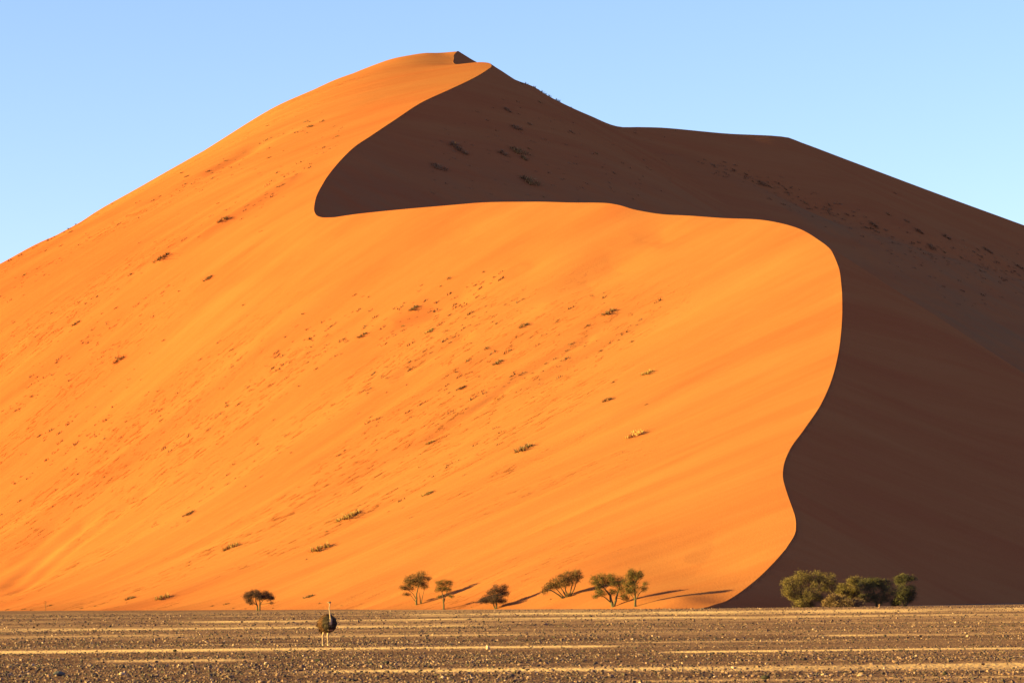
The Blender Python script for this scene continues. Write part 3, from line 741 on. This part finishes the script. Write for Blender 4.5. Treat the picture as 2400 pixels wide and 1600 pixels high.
small = [(57,644,22),(306,644,22),(226,696,12),(419,683,10),(275,678,14),(272,722,18),(191,799,12),(383,798,16),(350,828,8),(570,715,12),(708,736,12),(668,790,12),(528,883,8),
(469,843,18),(543,820,22),(513,831,10),(369,917,12),(348,919,8),(88,926,8),(260,917,7),(6,963,14),(46,958,14),(94,1021,20),(379,984,22),(532,950,22),(444,940,14),(222,996,10),(295,988,12),
(245,1028,14),(178,1076,10),(182,1111,12),(302,1102,8),(243,1118,10),(130,1147,8),(46,1174,20),(413,1105,8),(467,1109,8),(547,1088,12),(551,1121,10),(604,1040,14),(641,984,14),(681,1061,10),
(631,939,7),(794,1067,22),(1031,671,12),(1133,637,14),(831,692,20),(863,696,10),(943,764,16),(919,783,10),(848,787,30),(1054,738,16),(1007,776,26),(1162,759,12),(1140,816,24),(1052,921,16),
(1031,948,10),(1408,822,18),(1437,896,18),(1515,948,14),(869,977,18),(859,986,8),(882,1055,10),(808,1055,14),(982,1095,12),(1045,1096,12),(836,1195,12),(1167,935,8),(831,1083,8),(1123,883,10),
(1068,872,12),(718,1311,12),(765,1245,14),(497,1420,14),(546,1425,8),(223,1420,10),(190,1425,16),(56,1427,18),(17,1428,14),(73,1429,10),(790,320,16),(631,370,18),(727,385,12),(627,295,14),
(528,377,14),(488,402,20),(438,414,22),(727,297,24),(557,463,8),(511,477,14),(524,515,34),(425,406,12),(608,337,10),(650,439,12),(107,588,14),(143,576,18),(166,544,20),(184,574,10),
(297,1412,8),(800,1419,7),(1105,1423,10),(1290,1404,10),(640,1425,8),(575,1426,9),(2,1206,12),(330,760,10),(238,735,9),(120,800,9),(305,1040,10),(700,905,9),(905,920,9),(955,842,9),(1250,930,8),(1335,840,8)]
def zone(a, b_):
    if b_ > 1380: return 'at the foot of the sunlit dune face'
    if b_ < 480: return 'high on the flank below the left skyline'
    if b_ > 1030: return 'low on the left of the sunlit face' if a < 640 else 'low in the middle of the sunlit face'
    if a < 420: return 'on the left third of the sunlit face'
    if a < 820: return 'between the left third and the middle of the sunlit face'
    return 'in the middle of the sunlit face' if a < 1240 else 'on the right part of the sunlit face'
for k, (a, b_, L) in enumerate(small):
    z_ = zone(a, b_)
    tuft(a, b_, L, 'd' if k % 4 else 'o', ('small' if L < 13 else 'middling') + ' dark grass tuft ' + z_, ('small' if L < 13 else 'middling') + ' grass tufts ' + z_)
# rows of tiny tufts along the wind-drawn ribs
rr_ = random.Random(3)
ROWS = [(20, 800, 230, 690, 16), (40, 1060, 330, 880, 16), (150, 1100, 560, 840, 24), (380, 1060, 760, 800, 22), (760, 980, 1240, 690, 24), (860, 890, 1100, 720, 16), (860, 1010, 1420, 690, 22), (420, 450, 760, 270, 20), (300, 620, 700, 400, 16), (560, 900, 860, 700, 16), (0, 700, 160, 600, 8), (900, 1200, 1200, 990, 9)]
for x0, y0, x1, y1, n in ROWS:
    for k in range((n + 2)//3):
        s = rr_.random(); j = rr_.gauss(0, 16)
        a, b_ = x0 + (x1-x0)*s + j*.3, y0 + (y1-y0)*s + j
        tuft(a, b_, rr_.uniform(4, 9), 'd' if rr_.random() < .7 else 'o', 'tiny grass speck ' + zone(a, b_), 'tiny grass specks ' + zone(a, b_), 's')
for a, b_ in [(193,514),(186,518),(178,524),(161,535),(150,542),(128,553),(121,557),(112,562),(86,574),(78,579),(50,595),(44,598),(27,607),(20,610)]:
    tuft(a, b_ + 2.5, rr_.uniform(8, 15), 'd', 'grass tuft on the left skyline of the dune', 'grass tufts on the left skyline', 's', 1.3)
for a, b_ in [(1222,194),(1232,195),(1244,197),(1252,203),(1262,209),(1270,214),(1278,219),(1288,224),(1296,228),(1304,233),(1309,236)]:
    tuft(a, b_ + 2.5, rr_.uniform(9, 16), 'd', 'grass tuft on the skyline right of the summit', 'grass tufts on the right skyline', 's', 1.2)
tuft(1339, 252, 8, 'd', 'single small tuft on the skyline below the grassy shoulder', 'grass tufts on the right skyline', 's')
tuft(1385, 270, 10, 'd', 'lone upright tuft on the skyline nearest the saddle', 'grass tufts on the right skyline', 's', 1.5)
for a, b_, L in [(1066,342,34),(1083,356,40),(1026,393,36),(1190,259,26),(1265,240,20),(1209,301,26),(1240,291,20),(1179,360,28),(1213,356,40),(1228,372,26),(1240,349,20),(1240,427,50),(1228,420,24),(1274,462,14),
 (1412,393,10),(1397,360,18),(1439,406,18),(1477,395,10),(1508,414,10),(1485,467,12),(1496,458,10),(1550,448,10),(1339,310,24),(1489,312,14),(1508,375,14),(1355,469,10)]:
    tuft(a, b_, L, 'g' if rr_.random() < .6 else 'o', 'dark grass tuft on the shaded face below the summit', 'grass tufts on the shaded upper face', turn=-.7 + rr_.uniform(-.2, .2))
for a, b_, L in [(1680,390,20),(1707,399,26),(1740,408,20),(1791,428,24),(1810,434,20),(1852,458,26),(1880,470,20),(1914,483,26),(1948,483,24),(1990,505,20),(2036,529,30),(2078,510,20),(2116,522,24),(2150,540,24),
 (2208,554,30),(2185,575,26),(2208,588,30),(2300,577,26),(2296,600,24),(2323,596,30),(2384,629,36),(2350,615,26),(2101,455,16),(2151,629,18),(2250,678,26),(2296,686,22),(2300,640,20),(1770,421,20),(1830,446,18),(2240,600,22)]:
    tuft(a + rr_.uniform(-12, 12), b_ + rr_.uniform(-9, 9), L*rr_.uniform(.6, 1.2), 'g' if rr_.random() < .8 else 'o', 'scrub tuft in the shaded gully before the far ridge', 'scrub in the shaded gully', turn=-.5 + rr_.uniform(-.2, .2))

# the specks too small to pick apart: one mass of tiny tufts along the ribs
r = np.random.default_rng(17); Vs = []; tone = []
MORE = ROWS + [(60, 900, 420, 660, 30), (0, 980, 300, 800, 30), (560, 520, 800, 300, 26), (200, 560, 520, 400, 26), (700, 860, 1000, 680, 26), (1000, 1000, 1330, 820, 20), (350, 1250, 700, 1020, 16), (0, 1160, 260, 980, 20), (880, 800, 1180, 640, 26), (1250, 900, 1560, 720, 14)]
for x0, y0, x1, y1, n in MORE:
    for k in range(int(n*2)):
        s = r.random(); j = r.normal()*(9 if r.random() < .7 else 26)
        p = on_dune(x0 + (x1-x0)*s + j*.3, y0 + (y1-y0)*s + j)
        if p is None or p[2] < 2: continue
        L = r.uniform(.6, 1.5) if r.random() < .75 else r.uniform(1.4, 2.8)
        tn = r.random()
        for b_ in range(12):
            a = r.uniform(0, 6.28); q = p + np.array([math.cos(STREAK), math.sin(STREAK), .55])*r.uniform(-.5, .5)*L + r.standard_normal(3)*np.array([.10, .10, 0])
            d = np.array([math.cos(a), math.sin(a), 0]); h_ = L*r.uniform(.15, .34); w = np.array([-d[1], d[0], 0])*.045*L
            e = q + d*h_*.5 + np.array([0, 0, h_])
            Vs += [q-w, q+w, e+w*.4, e-w*.4]; tone += [.5*tn + .5*r.random()]*4
V = np.array(Vs); o = mesh_np('grass_specks', V, np.arange(len(V)).reshape(-1, 4), m_grass_dark, smooth=False)
o.data.attributes.new('tone', 'FLOAT', 'POINT').data.foreach_set('value', np.array(tone, np.float32))
tag(o, 'faint sprinkling of minute grass specks in rows over the sunlit dune face', 'grass', kind='stuff')

# low scrub covering the shaded gully and the face below it
Vs = []; tone = []
GLINE = [(1640,380),(1707,402),(1800,440),(1914,492),(2036,540),(2208,592),(2400,650)]
def specks(px, py, n, Lmin, Lmax):
    p = on_dune(px, py)
    if p is None: return
    L = r.uniform(Lmin, Lmax); tn = r.random()
    for b_ in range(n):
        a = r.uniform(0, 6.28); q = p + np.array([.75, .3, -.25])*r.uniform(-.5, .5)*L + r.standard_normal(3)*np.array([.3, .3, 0])*L*.3
        d = np.array([math.cos(a), math.sin(a), 0]); h_ = L*r.uniform(.12, .3); w = np.array([-d[1], d[0], 0])*.05*L
        e = q + d*h_*.6 + np.array([0, 0, h_])
        Vs.extend([q-w, q+w, e+w*.4, e-w*.4]); tone.extend([.5*tn + .5*r.random()]*4)
for k in range(260):
    s = r.random()**.7*(len(GLINE)-1); i = min(int(s), len(GLINE)-2); f_ = s - i
    x = GLINE[i][0]*(1-f_) + GLINE[i+1][0]*f_; y = GLINE[i][1]*(1-f_) + GLINE[i+1][1]*f_
    specks(x + r.normal()*10, y + r.normal()*(8 + 16*s/6), 14, 1.0, 3.2)
for k in range(170):
    a, b_ = r.uniform(1000, 1600), r.uniform(230, 460)
    if b_ > 240 + (1150 - a)*.55: specks(a, b_, 10, .8, 2.4)
for k in range(90):
    a, b_ = r.uniform(2040, 2400), r.uniform(580, 720)
    if b_ < 590 + (a - 1980)*.5: specks(a, b_, 12, .8, 2.6)
V = np.array(Vs); o = mesh_np('low_scrub', V, np.arange(len(V)).reshape(-1, 4), m_grass_grey, smooth=False)
o.data.attributes.new('tone', 'FLOAT', 'POINT').data.foreach_set('value', np.array(tone, np.float32))
tag(o, 'faint low scrub scattered over the shaded upper face and gully', 'scrub', kind='stuff')
# ---------------------------------------------------------------- ostrich
op = ground_at(762, 1515.5)
ost = bpy.data.objects.new('ostrich', None); scene.collection.objects.link(ost)
OZ = float(ground_z(np.array([op[0]]), np.array([op[1]]))[0])
ost.location = (op[0], op[1], OZ)
tag(ost, 'brown ostrich standing on the gravel plain facing the camera, head turned left', 'ostrich')
bm = bmesh.new()
def blob(c, rad, rotz=0, rx=0):
    mt = Matrix.Translation(c) @ Matrix.Rotation(rotz, 4, 'Z') @ Matrix.Rotation(rx, 4, 'X') @ Matrix.Diagonal((*rad, 1))
    bmesh.ops.create_uvsphere(bm, u_segments=24, v_segments=16, radius=1, matrix=mt)
def limb(pts, rad, sides=10):
    V, Fc = tube(pts, rad, sides); vs_ = [bm.verts.new(v) for v in V]
    for f in Fc: bm.faces.new([vs_[i] for i in f])
    bm.faces.new(vs_[:sides][::-1]); bm.faces.new(vs_[-sides:])
HB = math.radians(-62)                       # heading of the body, tail to breast
hd = np.array([math.cos(HB), math.sin(HB), 0]); sd = np.array([-hd[1], hd[0], 0])
bc = np.array([.14, .05, 1.17])
blob(bc, (.60, .40, .42), HB, 0); blob(bc + hd*.26 + [0, 0, -.02], (.34, .33, .40), HB); blob(bc - hd*.38 + [0, 0, .08], (.32, .30, .30), HB)
blob(bc + [0, 0, -.25], (.36, .27, .24), HB)
nb = bc + hd*.46 + np.array([-.02, 0, -.10])
limb([nb + [-.02, .12, -.02], nb + [.0, -.01, .08], [nb[0]-.02, nb[1]-.05, 1.42], [nb[0]-.06, nb[1]-.05, 1.70], [nb[0]-.085, nb[1]-.03, 1.95], [nb[0]-.065, nb[1]-.02, 2.15], [nb[0]-.06, nb[1]-.02, 2.24]],
     [.07, .06, .041, .034, .031, .030, .036])
hc = np.array([nb[0]-.065, nb[1]-.03, 2.262])
blob(hc, (.085, .058, .055), 0); limb([hc + [-.04, 0, -.005], hc + [-.11, -.004, -.012], hc + [-.165, -.006, -.022]], [.036, .026, .006], 8)
for sx, fy, kx in ((-.135, .02, -.125), (.135, -.06, .135)):
    hip = np.array([.14 + (sx - 0)*.75, .06 + fy, .98]); ank = np.array([sx, fy + .10, .52]); ft = np.array([sx + .0, fy, .05])
    limb([hip + [0, 0, .12], hip, hip*.55 + ank*.45, ank*.9 + hip*.1, ank, ank*.6 + ft*.4, ft + [0, .01, .05], ft], [.16, .15, .085, .052, .055, .034, .034, .042])
    limb([ft + [0, .02, .01], ft + [.03, -.10, -.012], ft + [.05, -.20, -.03]], [.042, .032, .016], 8)
    limb([ft + [.01, .02, 0], ft + [.07, -.06, -.02], ft + [.11, -.10, -.032]], [.028, .02, .012], 8)
me = bpy.data.meshes.new('body_source'); bm.to_mesh(me); bm.free()
tmp = bpy.data.objects.new('body_source', me); scene.collection.objects.link(tmp)
md = tmp.modifiers.new('r', 'REMESH'); md.mode = 'VOXEL'; md.voxel_size = .014
md2 = tmp.modifiers.new('s', 'SMOOTH'); md2.factor = .5; md2.iterations = 3
dg = bpy.context.evaluated_depsgraph_get(); bme = bpy.data.meshes.new_from_object(tmp.evaluated_get(dg)); bpy.data.objects.remove(tmp)
bme.name = 'body'
body = bpy.data.objects.new('body', bme); scene.collection.objects.link(body); body.parent = ost
t = NT('ostrich_skin'); m_skin = t.out(t.ramp(t.noise(t.coords(), 9, 3), [(.3, (.26, .145, .11)), (.7, (.36, .21, .165))]))
t = NT('ostrich_down'); m_down = t.out(t.ramp(t.noise(t.coords(scale=(1, 1, .5)), 14, 4, .7), [(.3, (.035, .024, .018)), (.7, (.10, .065, .04))]))
m_cap = NT('ostrich_crown').out((.07, .05, .04)); m_bill = NT('ostrich_bill').out((.20, .14, .10)); m_eye = NT('ostrich_eye').out((.01, .008, .006))
bme.materials.clear()
for q in (m_skin, m_down, m_cap, m_bill): bme.materials.append(q)
cen = np.empty(len(bme.polygons)*3); bme.polygons.foreach_get('center', cen); cen = cen.reshape(-1, 3)
mi = np.zeros(len(cen), np.int32)
rel = cen - bc; along = rel @ hd; side_ = rel @ sd
isbody = ((along/.66)**2 + (side_/.45)**2 + ((cen[:, 2]-1.16)/.50)**2 < 1.02) & (cen[:, 2] > .86)
neckr = np.hypot(cen[:, 0]-(nb[0]-.02), cen[:, 1]-(nb[1]-.05))
isbody &= ~((cen[:, 1] < nb[1]-.045) & (np.abs(cen[:, 0]-nb[0]+.01) < .07) & (cen[:, 2] > 1.10))
mi[isbody] = 1
mi[(cen[:, 2] > hc[2] + .012)] = 2
mi[(cen[:, 0] < hc[0] - .088) & (cen[:, 2] > 2.1)] = 3
bme.polygons.foreach_set('material_index', mi); bme.polygons.foreach_set('use_smooth', np.ones(len(mi), bool)); bme.update()
for s in (-1, 1):
    bm = bmesh.new(); bmesh.ops.create_icosphere(bm, subdivisions=2, radius=.016); me = bpy.data.meshes.new('eye'); bm.to_mesh(me); bm.free(); me.materials.append(m_eye)
    e = bpy.data.objects.new('eye', me); scene.collection.objects.link(e); e.parent = ost; e.location = hc + np.array([-.035, s*.05, .012])
def feathers(name, n, zone, mat, seed, L=.17, W=.05, lift=.05):
    r = np.random.default_rng(seed); V = []; tone = []; k = 0
    while k < n:
        u = r.standard_normal(3); u /= np.linalg.norm(u)
        if not zone(u): continue
        p = bc + hd*u[0]*.63 + sd*u[1]*.42 + np.array([0, 0, u[2]*.45 + .0])
        if u[0] > .55 and abs(p[0]-nb[0]) < .10 and p[2] > 1.06: continue
        nrm_ = hd*u[0]/.63 + sd*u[1]/.42 + np.array([0, 0, u[2]/.45]); nrm_ /= np.linalg.norm(nrm_)
        d = -hd*.8 + np.array([0, 0, -.75]) + r.standard_normal(3)*.35; d -= nrm_*(d @ nrm_)*.85; d /= np.linalg.norm(d)
        w = np.cross(nrm_, d); w /= np.linalg.norm(w); l = L*r.uniform(.6, 1.3); ww = W*r.uniform(.6, 1.2)
        a = p + nrm_*.005; b_ = p + d*l*.5 + nrm_*(lift*.7); c = p + d*l + nrm_*lift*r.uniform(-.4, 1.1)
        V += [a-w*ww*.4, a+w*ww*.4, b_+w*ww*.5, b_-w*ww*.5, b_-w*ww*.5, b_+w*ww*.5, c+w*ww*.12, c-w*ww*.12]; tone += [r.random()]*8; k += 1
    V = np.array(V); o = mesh_np(name, V, np.arange(len(V)).reshape(-1, 4), mat, ost, smooth=False)
    o.data.attributes.new('tone', 'FLOAT', 'POINT').data.foreach_set('value', np.array(tone, np.float32)); return o
m_f_brown = leaf_material('ostrich_feather_brown', (.034, .0135, .009), (.062, .025, .016), (.11, .046, .029))
m_f_black = leaf_material('ostrich_feather_black', (.018, .011, .010), (.032, .019, .017), (.055, .034, .029))
feathers('back_plumage', 1500, lambda u: u[0] < .35 and u[2] > -.75, m_f_brown, 1)
feathers('breast_plumage', 700, lambda u: u[0] >= .25 or u[2] < -.7, m_f_black, 2, .12, .045, .03)
feathers('tail_feathers', 260, lambda u: u[0] < -.75, m_f_brown, 3, .30, .07, .16)
